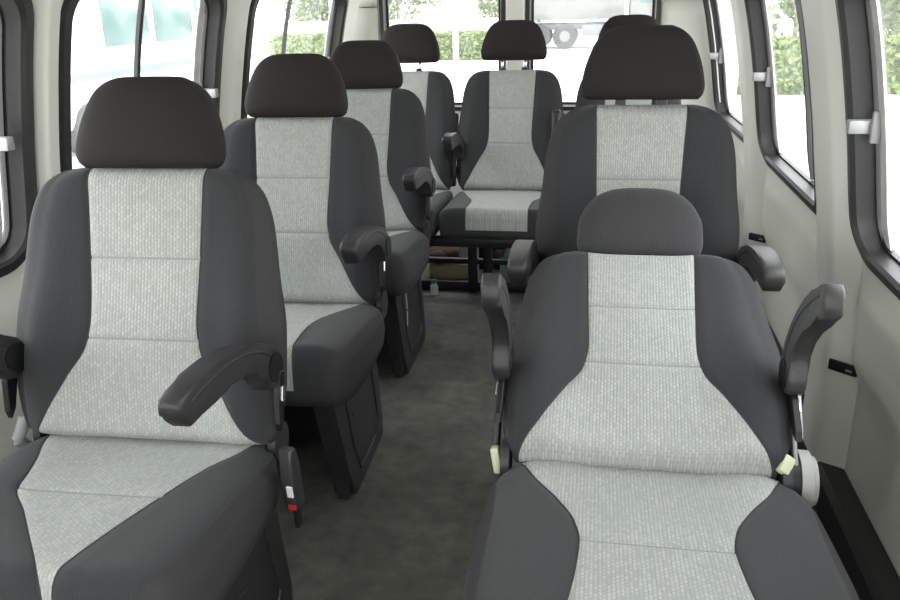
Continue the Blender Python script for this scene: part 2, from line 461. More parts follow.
G = 'grey and charcoal passenger seats'
HZ0 = .475
def place(o, loc, rx=0):
    o.location = loc; o.rotation_euler = (rx, 0, 0); return o

def seat(x, y, rec, label, arms, name='passenger_seat', cush=CUSH, head=HEAD, hgap=-.003, arm_ang=12, z0=0, ped=True, buckle=None, armmat=None, scx=1, hinge=True, cscale=1, backs=1, ax=.268, hs=1, htilt=0, hf=.03, aw=.8, al=1.08, yaw=0):
    t = empty(name, (x, y, z0), label, 'seat', G); t.rotation_euler.z = math.radians(yaw)
    a = math.radians(rec); up = Vector((0, math.sin(a), math.cos(a))); fw = Vector((0, -math.cos(a), math.sin(a)))
    H = Vector((0, 0, HZ0))
    b = link('backrest', BACK, t); place(b, H + up * .0, -a); b.scale = (scx, 1, backs)
    c = link('seat_cushion', cush, t); c.location = (0, .02, HZ0 + .005); c.scale = (1, cscale, 1)
    c.rotation_euler = (0, 0, 0)
    h = link('headrest', head, t); h.scale = (hs, hs, hs); place(h, H + up * (BL_ * backs + hgap) + fw * hf, -a + math.radians(htilt))
    for s in (-1, 1):
        p = link('post', POST, h); p.location = (s * .052, hf * .8, 0)
        q = link('collar', COLLAR, b); q.location = (s * .052, 0, BL_ + .002)
    for s, ang in arms.items():
        P = H + up * .165 + fw * .095
        am = link('armrest', (armmat or {}).get(s, ARM), t)
        am.scale = (aw, al, .96); am.location = P + Vector((s * ax, 0, 0)); am.rotation_euler = (-math.radians(ang), 0, 0)
        for sx in (-1, 1): link('side_rib', RIB, am).location = (sx * .0262, 0, 0)
        link('pivot_cap', CAP, am)
        sl = link('arm_slot', SLOT, t); sl.location = P + Vector((s * .262 * scx, 0, 0)) - fw * .025 - up * .02; sl.rotation_euler = (-a, 0, 0)
        lk = link('arm_link', LINK, sl); lk.location = (s * .004, 0, 0); tag(lk, 'chrome arm link')
    if ped:
        for s, me in ((1, PEDR), (-1, PEDL)):
            p = link('side_panel', me, t); p.location = (s * .195, 0, 0); p.rotation_euler = (0, s * .0, 0)
        for s in (1, -1): link('front_column', PEDF[s], t)
        for r in RAILS: link('cross_rail', r, t)
        link('seat_pan', PAN, t)
    if hinge:
        for s in (-1, 1):
            k = link('hinge_cover', HC[s], t); k.location = (s * .238, .01, HZ0 + .0)
    if buckle: buckle_parts(t, buckle)
    return t

# ------------------------------------------------------------------ seats
XL = -.85
L1 = seat(-.845, 1.33, 17, 'large grey seat nearest the camera on the left, red-buttoned buckle at its side', {1: 21, -1: 21}, cush=CUSH1, buckle=1, scx=1.05, backs=1.015, hgap=-.005, ax=.258, yaw=2, al=1.2, aw=.70)
L2 = seat(-.836, 2.12, 17, 'second seat back along the left windows, directly behind the large nearest left seat', {1: 21}, cscale=.93, ax=.262, yaw=2)
L3 = seat(-.862, 2.91, 17, 'third seat back along the left windows, with a white scratch line on its black base', {1: 21}, cscale=.93, ax=.262, yaw=1)
R2 = seat(.105, 2.10, 8, 'upright grey and charcoal seat standing behind the reclined seat on the right', {1: 20, -1: 20}, cscale=.88, backs=1.05, scx=.98, hgap=.012, hs=1.02, hf=.02, armmat={1: ARMR})
R1 = seat(.10, 1.33, 61, 'reclined grey and charcoal seat at lower right with both armrests raised', {1: 59, -1: 59}, head=HEAD2, hgap=.004, armmat={1: ARMR}, hs=.94, htilt=22, hf=.004, backs=.98, ax=.262, aw=.6, al=.90)
for c_ in R1.children:
    if c_.name.startswith('seat_cushion'): c_.scale.x = 1.035; c_.location.x = .010
    if c_.name.startswith('headrest'): c_.scale.z = 1.0
YR = 3.64
RA = seat(-.868, YR, 20, 'left corner seat of the rear row, beneath the back window', {1: 22}, cush=CUSHR, ped=False, hgap=.035, scx=.93, hinge=False, backs=1.02)
RB = seat(-.383, YR, 20, 'middle seat of the rear row, seen whole at the end of the aisle', {}, cush=CUSHR, ped=False, hgap=.042, scx=.93, hinge=False, backs=1.02)
RC = seat(.125, YR, 20, 'right seat of the rear row, mostly hidden behind the upright right seat', {}, cush=CUSHR, ped=False, hgap=.055, scx=.93, hinge=False, backs=1.02)
for t_ in (RA, RB, RC):
    bm = bmesh.new(); box(bm, (-.235, .02, .02), (.235, .045, .36), 0, .01)
    o = link('back_shell', mesh_of(bm, 'back_shell', M['plastic'], False), t_); o.location = (0, 0, HZ0); o.rotation_euler = (-math.radians(20), 0, 0)
bm = bmesh.new(); box(bm, (-.185, .045, .0), (.185, .055, .385)); PLATE = mesh_of(bm, 'shade_plate', M['ped'], False)  # dark sheet added under the seats to stand in for the shade there
for t_ in (L1, L2, L3, R1, R2): link('shade_plate', PLATE, t_)
# upright folded armrest of the middle rear seat
bm = bmesh.new(); box(bm, (-.020, -.030, 0), (.020, .022, .30), 0, .010)
o = link('armrest', mesh_of(bm, 'armrest', M['arm']), RB); o.location = (.205, -.03, HZ0 + .06); o.rotation_euler = (-.1, 0, 0); tag(o, 'black armrest folded upright')
for xx in (-.008, .008):
    bm = bmesh.new(); cyl(bm, (xx, -.031, .02), (xx, -.031, .285), .004, 8); r = link('ridge', mesh_of(bm, 'ridge', M['armrub']), o)

# details on the reclined right seat: recliner cover, belt bracket, pale clips
def child(name, bm, mat, par, loc=(0, 0, 0), rot=(0, 0, 0), label=None, smooth=True, ang=40):
    o = link(name, sharp(mesh_of(bm, name, mat, smooth), ang), par); o.location = loc; o.rotation_euler = rot
    if label: o['label'] = label
    return o
bm = bmesh.new(); cyl(bm, (0, 0, 0), (.030, 0, 0), .054, 40)
bmesh.ops.bevel(bm, geom=[e for e in bm.edges if all(v.co.x > .02 for v in e.verts)], offset=.010, segments=3, affect='EDGES')
rc = child('recliner_cover', bm, M['greyplastic'], R1, (.272, .03, .462), label='round grey recliner cover')
bm = bmesh.new(); cyl(bm, (-.020, 0, 0), (.002, 0, 0), .050, 40); child('recliner_ring', bm, M['black'], rc)
bm = bmesh.new(); cyl(bm, (0, 0, 0), (.006, 0, 0), .040, 30); child('recliner_disc', bm, M['steel'], rc, (-.028, 0, .006), label='bare steel disc')
bm = bmesh.new(); box(bm, (-.004, -.022, 0), (.004, .022, .16), 0, .003)
child('hinge_arm', bm, M['steel'], R1, (.264, .02, .49), (-.75, 0, 0), 'grey steel hinge arm')
bm = bmesh.new(); box(bm, (-.011, -.009, 0), (.011, .009, .034), 0, .004)
child('clip', bm, M['pale'], R1, (.236, -.015, .500), (-.7, .6, 0), 'pale yellow clip')
bm = bmesh.new(); box(bm, (-.003, -.010, 0), (.003, .010, .085), 0, .002)
child('belt_bracket', bm, M['white'], R1, (.278, .055, .535), (-.30, -.10, 0), 'bright metal strip')
bm = bmesh.new(); box(bm, (-.008, -.012, 0), (.008, .012, .05), 0, .004)
child('clip', bm, M['pale'], R1, (-.258, -.005, .455), (-.2, -.2, 0), 'pale yellow clip')
bm = bmesh.new(); box(bm, (-.006, -.020, -.02), (.006, .024, .15), 0, .006)
child('hinge_arm', bm, M['plastic'], R1, (-.268, .02, .46), (-.5, 0, 0))
# left seat nearest: belt anchor by the wall
bm = bmesh.new(); tube(bm, [(0, 0, 0), (-.02, -.03, .05), (-.01, -.01, .09)], .012, 10)
child('belt_anchor', bm, M['webbing'], L1, (-.268, .0, .42))
# scratch lines on pedestal of third left seat
bm = bmesh.new(); tube(bm, [(.2085, -.255, .36), (.2085, -.235, .29), (.2085, -.225, .24), (.2085, -.235, .19)], .0018, 6)
child('scratch_line', bm, M['white'], L3, label='thin white scratch line')

# ------------------------------------------------------------------ van shell
CX = -.37
HT = [(-.1, 1.03), (.3, 1.03), (.55, 1.025), (.68, .995), (.78, .962), (1.0, .925), (1.25, .872), (1.45, .80), (1.6, .70), (1.70, .52), (1.75, .30)]
def wx(side, y, z, off=0):
    """inner surface of the side wall; off > 0 moves towards the cabin"""
    h = lerp_tab(HT, z) + (.012 if side < 0 else 0)
    h -= .02 * max(0, (y - 3.2) / 1.2)
    return CX + side * (h - off)
YB, YE = -1.6, 4.42
WIN = {1: [(-.75, .62, None), (1.02, 1.965, 1.45), (2.26, 3.18, 2.62), (3.43, 4.30, 3.82)],
       -1: [(-.75, .48, None), (.75, 1.735, 1.25), (1.84, 2.74, 2.29), (2.95, 4.10, 3.47)]}
Z0W, Z1W = .70, 1.36
def in_hole(side, y, z):
    for a, b, _ in WIN[side]:
        if a + .028 < y < b - .028 and Z0W + .028 < z < Z1W - .028: return True
    return False
def bulge(side, y, z):
    """pressed panels below the windows stand slightly proud, softly dented"""
    for a, b, _ in WIN[side][1:]:
        u = (y - a) / (b - a)
        if -.05 < u < 1.05 and .36 < z < .66:
            ey = min(1, (u + .05) / .08, (1.05 - u) / .08); ez = min(1, (z - .36) / .09, (.66 - z) / .04)
            return .032 * ey * ez + .007 * math.sin(u * 9 + z * 11) * ey * ez
    return 0
def side_wall(side):
    ys = set([YB, YE]); zs = set([0.0, .02, .40, .50, .60, 1.45, 1.6, 1.7, 1.75])
    for a, b, _ in WIN[side]: ys |= {a + .028, b - .028}
    zs |= {Z0W + .028, Z1W - .028}
    y = YB
    while y < YE: 
        if all(abs(y - q) > .02 for q in ys): ys.add(round(y, 3))
        y += .045
    z = 0
    while z < 1.75:
        if all(abs(z - q) > .015 for q in zs): zs.add(round(z, 3))
        z += .035
    ys = sorted(ys); zs = sorted(zs)
    bm = bmesh.new()
    V = [[bm.verts.new((wx(side, y, z, bulge(side, y, z)), y, z)) for z in zs] for y in ys]
    for i in range(len(ys) - 1):
        for j in range(len(zs) - 1):
            if in_hole(side, (ys[i] + ys[i + 1]) / 2, (zs[j] + zs[j + 1]) / 2): continue
            bm.faces.new((V[i][j], V[i + 1][j], V[i + 1][j + 1], V[i][j + 1]))
    bmesh.ops.delete(bm, geom=[v for v in bm.verts if not v.link_faces], context='VERTS')
    me = mesh_of(bm, 'wall', M['wall'])
    o = link('wall_right' if side > 0 else 'wall_left', me); tag(o, kind='structure')
    # make normals face the cabin, then thicken outwards
    bm = bmesh.new(); bm.from_mesh(me)
    bm.faces.ensure_lookup_table()
    if bm.faces[0].normal.x * side > 0: bmesh.ops.reverse_faces(bm, faces=bm.faces)
    bm.to_mesh(me); bm.free()
    md = o.modifiers.new('thick', 'SOLIDIFY'); md.thickness = .05; md.offset = -1
    return o
side_wall(1); side_wall(-1)

def rrect(y0, y1, z0, z1, r, n=7):
    P = []
    for cy, cz, a0 in ((y1 - r, z1 - r, 0), (y0 + r, z1 - r, 90), (y0 + r, z0 + r, 180), (y1 - r, z0 + r, 270)):
        for i in range(n + 1):
            a = math.radians(a0 + 90 * i / n); P.append((cy + r * math.cos(a), cz + r * math.sin(a)))
    # subdivide the long straights so that the ring follows the wall
    Q = []
    for a, b in zip(P, P[1:] + P[:1]):
        d = math.dist(a, b); k = max(1, int(d / .06)) if d > .1 else 1
        k = 10 if d > .1 else 1
        for i in range(k): Q.append((a[0] + (b[0] - a[0]) * i / k, a[1] + (b[1] - a[1]) * i / k))
    return Q

wn = 0
def latch(side, y, z, par):
    X = wx(side, y, z)
    bm = bmesh.new(); s = side
    box(bm, (X + s * .042, y - .075, z - .034), (X + s * .020, y - .060, z + .034), 0, .004)
    child('latch_plate', bm, M['steel'], par, smooth=False)
    bm = bmesh.new()
    box(bm, (X - s * .022, y - .060, z - .016), (X + s * .030, y - .034, z + .014), 0, .004)
    child('window_latch', bm, M['silver'], par, smooth=False, label='silver window latch')
def side_window(side, y0, y1, div, first=False):
    global wn; wn += 1
    root = empty('window_%d' % wn, (0, 0, 0)); tag(root, kind='structure')
    secs = [(0, -.004, .10), (0.004, .014, .098), (.030, .016, .078), (.038, .006, .072), (.040, -.034, .070), (.046, -.034, .064), (.046, -.050, .064), (.0, -.050, .10)]
    bm = bmesh.new(); R = []
    for ins, off, r in secs:
        R.append([bm.verts.new((wx(side, y, z, off), y, z)) for y, z in rrect(y0 + ins, y1 - ins, Z0W + ins, Z1W - ins, r)])
    n = len(R[0])
    for a, b in zip(R, R[1:] + R[:1]):
        for i in range(n): bm.faces.new((a[i], a[(i + 1) % n], b[(i + 1) % n], b[i]))
    child('window_frame', bm, M['rubber'], root, ang=30)
    def gl(a, b, off, name):
        bm = bmesh.new(); zz = [Z0W + .045 + (Z1W - Z0W - .09) * i / 10 for i in range(11)]
        V = [[bm.verts.new((wx(side, y, z, off), y, z)) for z in zz] for y in (a, (a + b) / 2, b)]
        for i in range(2):
            for j in range(10): bm.faces.new((V[i][j], V[i + 1][j], V[i + 1][j + 1], V[i][j + 1]))
        return child(name, bm, M['glass'], root)
    def bar(yc, wd, off, mat, name, dp=.012):
        bm = bmesh.new(); zz = [Z0W + .05 + (Z1W - Z0W - .10) * i / 10 for i in range(11)]
        V = []
        for z in zz:
            V.append([bm.verts.new((wx(side, y, z, o2), y, z)) for y, o2 in ((yc - wd, off), (yc + wd, off), (yc + wd, off + dp), (yc - wd, off + dp))])
        for a, b in zip(V[:-1], V[1:]):
            for i in range(4): bm.faces.new((a[i], a[(i + 1) % 4], b[(i + 1) % 4], b[i]))
        bm.faces.new(V[0]); bm.faces.new(V[-1])
        return child(name, bm, mat, root, smooth=False)
    if div:
        gl(y0 + .042, div, -.052, 'pane'); gl(div, y1 - .042, -.044, 'sliding_pane')
        bar(div, .009, -.054, M['rubber'], 'divider', .012)
        bar(y1 - .085, .020, -.044, M['alu'], 'slide_rail', .006)
        latch(side, y1 - (.05 if y1 == 1.735 else 0), 1.01, root)
    else:
        gl(y0 + .042, y1 - .042, -.050, 'pane')
    return root
for s in (1, -1):
    for a, b, d in WIN[s]: side_window(s, a, b, d)

# pillar trims between the windows
tn = 0
def pillar(side, ya, yb, yc, yd, prot, z0=.0, z1=1.72, mat='cream'):
    """ya-yb chamfer, yb-yc crown, yc-yd chamfer"""
    global tn; tn += 1
    bm = bmesh.new(); zs = [z0 + (z1 - z0) * i / 40 for i in range(41)]
    prof = []
    for i in range(9):
        t = i / 8; prof.append((ya + (yb - ya) * t, -.004 + (prot + .004) * (3 * t * t - 2 * t ** 3)))
    for i in range(1, 5): prof.append((yb + (yc - yb) * i / 4, prot))
    for i in range(1, 9):
        t = i / 8; prof.append((yc + (yd - yc) * t, prot - (prot + .004) * (3 * t * t - 2 * t ** 3)))
    gz = lambda z: 1 + (1.1 if side > 0 else 0) * (1 - max(0, min(1, (z - .62) / .16)))
    V = [[bm.verts.new((wx(side, y, z, o * gz(z)), y, z)) for y, o in prof] for z in zs]
    # thickness: a back skin just outboard of the wall surface
    for i in range(len(zs) - 1):
        for j in range(len(prof) - 1): bm.faces.new((V[i][j], V[i][j + 1], V[i + 1][j + 1], V[i + 1][j]))
    o = link('trim_%d' % tn, mesh_of(bm, 'trim', M[mat])); tag(o, kind='structure')
    md = o.modifiers.new('thick', 'SOLIDIFY'); md.thickness = .003; md.offset = 0
    return o
pillar(1, 1.975, 2.035, 2.20, 2.265, .030)
pillar(1, 3.19, 3.25, 3.37, 3.435, .030)
pillar(1, .66, .75, .90, .98, .045)
pillar(-1, 1.735, 1.755, 1.785, 1.84, .035)
pillar(-1, 2.745, 2.80, 2.86, 2.945, .035)
pillar(-1, .50, .56, .64, .72, .045)

# black sockets on the right-hand pillars
def socket(y, z, label):
    t = empty('power_socket', (wx(1, y, z, .037), y, z), label, 'socket', 'black wall sockets')
    t.rotation_euler = (0, 0, math.radians(-42))
    bm = bmesh.new(); box(bm, (-.036, -.006, -.014), (.036, .004, .014), 0, .003); child('socket_plate', bm, M['black'], t, smooth=False)
    bm = bmesh.new(); box(bm, (.010, -.008, -.004), (.026, -.0055, .001), 0, .0005); child('slot_mark', bm, M['greyplastic'], t, smooth=False)
socket(1.999, .405, 'small black socket on the cream pillar right of the raised armrest')
socket(3.214, .40, 'small black socket low on the far right pillar behind the upright seat')

# roof
bm = bmesh.new(); N_ = 24
rows = []
for y in [YB + (YE + .08 - YB) * i / 30 for i in range(31)]:
    row = []
    for i in range(N_ + 1):
        u = -1 + 2 * i / N_; x = CX + .34 * u * 1.0; row.append(bm.verts.new((x, y, 1.75 + .03 * (1 - u * u))))
    rows.append(row)
for a, b in zip(rows[:-1], rows[1:]):
    for i in range(N_): bm.faces.new((a[i], a[i + 1], b[i + 1], b[i]))
o = link('ceiling', mesh_of(bm, 'ceiling', M['roof'])); tag(o, kind='structure')
md = o.modifiers.new('thick', 'SOLIDIFY'); md.thickness = .04; md.offset = 1

# floor
bm = bmesh.new(); box(bm, (CX - 1.09, YB, -.04), (CX + 1.09, YE + .06, 0))
o = link('floor', mesh_of(bm, 'floor', M['floor'], False)); tag(o, kind='structure')

# low dark ledge along the right wall (and left)
for s, nm in ((1, 'baseboard_right'), (-1, 'baseboard_left')):
    bm = bmesh.new()
    X = CX + s * 1.028
    pr = [(0, 0), (.20, 0), (.20, .075), (.185, .085), (.165, .075), (.155, .045), (.075, .045), (.065, .11), (.05, .125), (0, .125)]
    a = [bm.verts.new((X - s * px, .0 if s > 0 else .0, pz)) for px, pz in pr]
    b = [bm.verts.new((X - s * px, YE - .2, pz)) for px, pz in pr]
    bm.faces.new(a); bm.faces.new(b)
    for i in range(len(pr)): bm.faces.new((a[i], b[i], b[(i + 1) % len(pr)], a[(i + 1) % len(pr)]))
    o = link(nm, mesh_of(bm, nm, M['ledge'], False)); tag(o, kind='structure')

# rear wall with two window openings
RW = [(-1.125, -.508), (-.362, .262)]; RZ0, RZ1 = .755, 1.40
def rear():
    bm = bmesh.new()
    xs = sorted({CX + 1.05 * (-1 + 2 * i / 24) for i in range(25)} | {q for r in RW for q in r}); zs = sorted({i * .0625 for i in range(29)} | {RZ0, RZ1})
    for i in range(len(xs) - 1):
        for j in range(len(zs) - 1):
            x0, x1, z0, z1 = xs[i], xs[i + 1], zs[j], zs[j + 1]; xm, zm = (x0 + x1) / 2, (z0 + z1) / 2
            if any(a < xm < b for a, b in RW) and RZ0 < zm < RZ1: continue
            vs = [bm.verts.new(p) for p in ((x0, YE, z0), (x1, YE, z0), (x1, YE, z1), (x0, YE, z1))]; bm.faces.new(vs)
    bmesh.ops.remove_doubles(bm, verts=bm.verts, dist=1e-4)
    o = link('wall_rear', mesh_of(bm, 'wall_rear', M['wall'], False)); tag(o, kind='structure')
    md = o.modifiers.new('thick', 'SOLIDIFY'); md.thickness = .05; md.offset = -1 if o.data.polygons[0].normal.y < 0 else 1
rear()
for a, b in RW:
    wn += 1
    root = empty('window_%d' % wn, (0, 0, 0)); tag(root, kind='structure')
    bm = bmesh.new(); R = []
    for ins, yy, r in ((-.022, YE - .002, .05), (-.020, YE - .014, .05), (.0, YE - .014, .04), (.008, YE + .03, .035), (.018, YE + .03, .03), (.018, YE + .045, .03), (-.022, YE + .045, .05)):
        R.append([bm.verts.new((x, yy, z)) for x, z in rrect(a + ins, b - ins, RZ0 + ins, RZ1 - ins, r)])
    n = len(R[0])
    for p, q in zip(R, R[1:] + R[:1]):
        for i in range(n): bm.faces.new((p[i], p[(i + 1) % n], q[(i + 1) % n], q[i]))
    child('window_frame', bm, M['rubber'], root, ang=30)
    bm = bmesh.new(); bm.faces.new([bm.verts.new(p) for p in ((a, YE + .035, RZ0), (b, YE + .035, RZ0), (b, YE + .035, RZ1), (a, YE + .035, RZ1))])
    child('pane', bm, M['glass'], root)
# cream cover on the centre post, and corner trims
tn += 1; bm = bmesh.new(); box(bm, (-.482, YE - .035, .3), (-.388, YE - .002, 1.7), 0, .012)
tag(link('trim_%d' % tn, mesh_of(bm, 'trim', M['cream'])), kind='structure')
for s, x0, x1 in ((-1, -1.155, -1.30), (1, .29, .58)):
    for za, zb in ((0.0, 1.262), (1.268, 1.72)):
        tn += 1; bm = bmesh.new()
        zs = [za + (zb - za) * i / 16 for i in range(17)]; V = []
        for z in zs:
            xo = wx(s, 4.25, z, -.01); row = []
            for i in range(9):
                t = i / 8; a_ = t * PI / 2
                row.append(bm.verts.new((x0 + (xo - x0) * math.sin(a_), YE - .012 - (.15) * (1 - math.cos(a_)), z)))
            V.append(row)
        for p, q in zip(V[:-1], V[1:]):
            for i in range(8): bm.faces.new((p[i], p[i + 1], q[i + 1], q[i]))
        o = tag(link('trim_%d' % tn, mesh_of(bm, 'trim', M['cream'])), kind='structure')
        md = o.modifiers.new('thick', 'SOLIDIFY'); md.thickness = .006; md.offset = 0

# front of the van behind the camera: bulkhead below a wide windscreen
bm = bmesh.new()
box(bm, (CX - 1.08, YB - .05, 0), (CX + 1.08, YB, .72)); box(bm, (CX - 1.0, YB - .05, 1.62), (CX + 1.0, YB, 1.79))
for s in (-1, 1): box(bm, (CX + s * 1.06, YB - .05, .72), (CX + s * .90, YB, 1.62))
tag(link('wall_front', mesh_of(bm, 'wall_front', M['wall'], False)), kind='structure')
wn += 1
bm = bmesh.new(); bm.faces.new([bm.verts.new(p) for p in ((CX - .92, YB - .03, .7), (CX + .92, YB - .03, .7), (CX + .92, YB - .03, 1.64), (CX - .92, YB - .03, 1.64))])
tag(link('window_%d' % wn, mesh_of(bm, 'windscreen', M['glass'], False)), kind='structure')

# ------------------------------------------------------------------ rear row frame and what lies under it
fr = empty('support_stand', (-.38, YR, 0), 'black steel stand carrying the rear row of seats', 'stand')
bm = bmesh.new(); box(bm, (-.74, -.46, .340), (.74, -.42, .378), 0, .004); child('front_beam', bm, M['frame'], fr, smooth=False)
bm = bmesh.new(); box(bm, (-.74, -.05, .32), (.74, -.01, .36), 0, .004); child('rear_beam', bm, M['frame'], fr, smooth=False)
bm = bmesh.new(); box(bm, (-.74, -.04, .135), (.74, -.015, .160), 0, .003); child('lower_rail', bm, M['frame'], fr, smooth=False)
for x in (-.60, -.17, -.10, .60):
    bm = bmesh.new(); box(bm, (x - .020, -.055, 0), (x + .020, -.012, .36), 0, .004); child('leg', bm, M['frame'], fr, smooth=False)
    bm = bmesh.new(); box(bm, (x - .020, .30, 0), (x + .020, .34, .36), 0, .004); child('leg', bm, M['frame'], fr, smooth=False)
for x in (-.60, 0, .60):
    bm = bmesh.new(); box(bm, (x - .02, -.46, .30), (x + .02, .34, .335), 0, .004); child('side_rail', bm, M['frame'], fr, smooth=False)
bm = bmesh.new(); box(bm, (-.74, -.03, .0), (.74, -.02, .045), 0, .003); child('kick_shadow_strip', bm, M['frame'], fr, smooth=False)  # black strip in place of the shadow along the floor below the rear row

t = empty('storage_box', (-.20, 3.86, 0), 'grey green box standing on the floor under the rear seats', 'box')
bm = bmesh.new(); box(bm, (-.24, -.12, 0), (.28, .2, .25), 0, .01); child('box_body', bm, M['box'], t)
bm = bmesh.new(); box(bm, (-.25, -.13, .25), (.29, .21, .29), 0, .006); child('lid', bm, M['vgrey'], t)

def tagged(name, bm, mat, loc, label, cat, rot=(0, 0, 0), group=None):
    o = link(name, sharp(mesh_of(bm, name, mat), 40)); o.location = loc; o.rotation_euler = rot
    return tag(o, label, cat, group)
bm = bmesh.new(); box(bm, (-.10, -.06, 0), (.09, .06, .075), 0, .004); tagged('cardboard_box', bm, M['card'], (-.70, 3.82, 0.0), 'low yellowish cardboard box on the floor under the rear seats', 'box', (0, 0, .2))
bm = bmesh.new()
for i in range(16):
    a = i * 2.4; bmesh.ops.create_icosphere(bm, subdivisions=2, radius=.045, matrix=Matrix.Translation((.06 * math.cos(a) * (i / 16), .05 * math.sin(a) * (i / 16), .05 + .006 * (i % 3))) @ Matrix.Diagonal((1.3, 1, .8, 1)))
tagged('cloth_bundle', bm, M['brown'], (-.73, 3.81, .066), 'crumpled dark brown cloth lying on the cardboard box under the rear seats', 'cloth')
bm = bmesh.new(); cyl(bm, (0, 0, 0), (.10, .06, .26), .010, 12); tagged('metal_rod', bm, M['gold'], (-.69, 3.92, .0), 'brass coloured rod leaning in the gap under the rear seats', 'rod')
t = empty('plastic_bottle', (-.725, 3.55, 0), 'little green and white bottle on the floor by the rear seat frame', 'bottle')
bm = bmesh.new(); cyl(bm, (0, 0, 0), (0, 0, .055), .024, 18); cyl(bm, (0, 0, .055), (0, 0, .072), .024, 18, r2=.012); child('bottle_body', bm, M['white'], t)
bm = bmesh.new(); cyl(bm, (0, 0, .072), (0, 0, .095), .018, 18); child('cap', bm, M['green'], t); t.scale = (.75, .75, .75)
t = empty('belt_buckle', (-.575, 3.50, .17), 'grey seat belt buckle hanging in front of the rear seat frame', 'buckle')
bm = bmesh.new(); box(bm, (-.020, -.010, .03), (.020, .010, .12), 0, .004); child('buckle_body', bm, M['greyplastic'], t)
bm = bmesh.new(); box(bm, (-.010, -.012, .08), (.010, -.009, .10), 0, .001); child('press_button', bm, M['black'], t)
bm = bmesh.new(); box(bm, (-.012, -.003, .11), (.012, .003, .20), 0, .001); child('strap', bm, M['webbing'], t)

# ------------------------------------------------------------------ outdoors
GZ = -.68
bm = bmesh.new(); bm.faces.new([bm.verts.new(p) for p in ((-70, -50, GZ), (70, -50, GZ), (70, 90, GZ), (-70, 90, GZ))])
o = link('ground', mesh_of(bm, 'ground', M['ground'], False)); tag(o, kind='structure')

def leafy(bm, n, fn, size):
    for _ in range(n):
        p = Vector(fn()); a = Vector((random.gauss(0, 1), random.gauss(0, 1), random.gauss(0, 1))).normalized()
        b = a.cross(Vector((random.gauss(0, 1), random.gauss(0, 1), random.gauss(0, 1)))).normalized(); s = size * random.uniform(.6, 1.3)
        bm.faces.new([bm.verts.new(p + q) for q in (a * s, b * s * .5, -a * s, -b * s * .5)])
def hedge(x0, x1, y0, y1, h, label, n=9000, size=.10):
    bm = bmesh.new(); box(bm, (x0 + .1, y0 + .1, 0), (x1 - .1, y1 - .1, h - .12))
    def fn():
        z = random.uniform(.02, h) if random.random() < .6 else h + random.gauss(0, .04)
        x = random.uniform(x0, x1); y = random.uniform(y0, y1)
        if z < h - .1:
            if x1 - x0 > y1 - y0: y = random.choice((y0, y1)) + random.gauss(0, .06)
            else: x = random.choice((x0, x1)) + random.gauss(0, .06)
        return (x, y, z)
    leafy(bm, n, fn, size)
    o = link('hedge', mesh_of(bm, 'hedge', M['leaf'], False)); o.location.z = GZ
    tag(o, label, 'hedge'); return o
hedge(-12, -3.2, 30, 31.6, .85, 'long low clipped hedge across the road behind the rear windows')
hedge(2.5, 14, 18.2, 19.6, 1.0, 'green hedge beyond the pavement outside the right-hand windows', 14000, .09)

def tree(x, y, h, r, label, n=3500):
    t = empty('tree', (x, y, GZ), label, 'tree', 'trees beyond the road')
    bm = bmesh.new(); cyl(bm, (0, 0, 0), (0, 0, h * .6), .12, 10, r2=.07); child('trunk', bm, M['bark'], t)
    bm = bmesh.new(); cs = [(random.uniform(-r, r) * .6, random.uniform(-r, r) * .6, h * .55 + random.uniform(-.25, .35) * h, r * random.uniform(.45, .7)) for _ in range(9)]
    def fn():
        c = random.choice(cs); d = Vector((random.gauss(0, 1), random.gauss(0, 1), random.gauss(0, 1))).normalized() * c[3] * random.uniform(.7, 1)
        return (c[0] + d.x, c[1] + d.y, max(.3, c[2] + d.z))
    leafy(bm, n, fn, .16)
    child('crown', bm, M['leaf2'], t, smooth=False)
for i, (x, y, h, r) in enumerate([(-13.5, 41, 4, 2.2), (-9, 38, 4.5, 2.2), (-4.6, 43, 4, 2.1), (3.6, 42, 4.4, 2.2), (9, 43, 4, 2.2)]):
    tree(x, y, h, r, ['leftmost leafy tree beyond the hedge in the rear window', 'second leafy tree from the left beyond the rear hedge', 'leafy tree beyond the hedge near the middle of the left rear window',
                      'leafy tree standing beyond the parked truck', 'farthest leafy tree, beyond the truck and to its right'][i])
for i, (x, y) in enumerate([(6.4, 23), (13.2, 23.5), (9.5, 29), (14.8, 29)]):
    tree(x, y, 4.2, 2.4, ['leafy tree right behind the hedge outside the right windows', 'leafy tree behind the right hedge, in the nearest right window', 'leafy tree farther back, between the two near trees on the right', 'rightmost far tree behind the right hedge'][i])
t = empty('boundary_wall', (-5, 33.5, GZ), 'pale boundary wall running behind the low hedge', 'wall')
bm = bmesh.new(); box(bm, (-13, 0, 0), (1.2, .25, 1.25)); child('wall_body', bm, M['fence'], t, smooth=False)
bm = bmesh.new(); box(bm, (-13, -.05, 1.25), (1.2, .3, 1.33)); child('coping', bm, M['ground'], t, smooth=False)
bm = bmesh.new(); cyl(bm, (0, 0, 0), (0, 0, 6), .10, 14); tagged('lamp_post', bm, M['ground'], (-4.95, 29.3, GZ), 'pale post standing in front of the hedge in the left rear window', 'post')

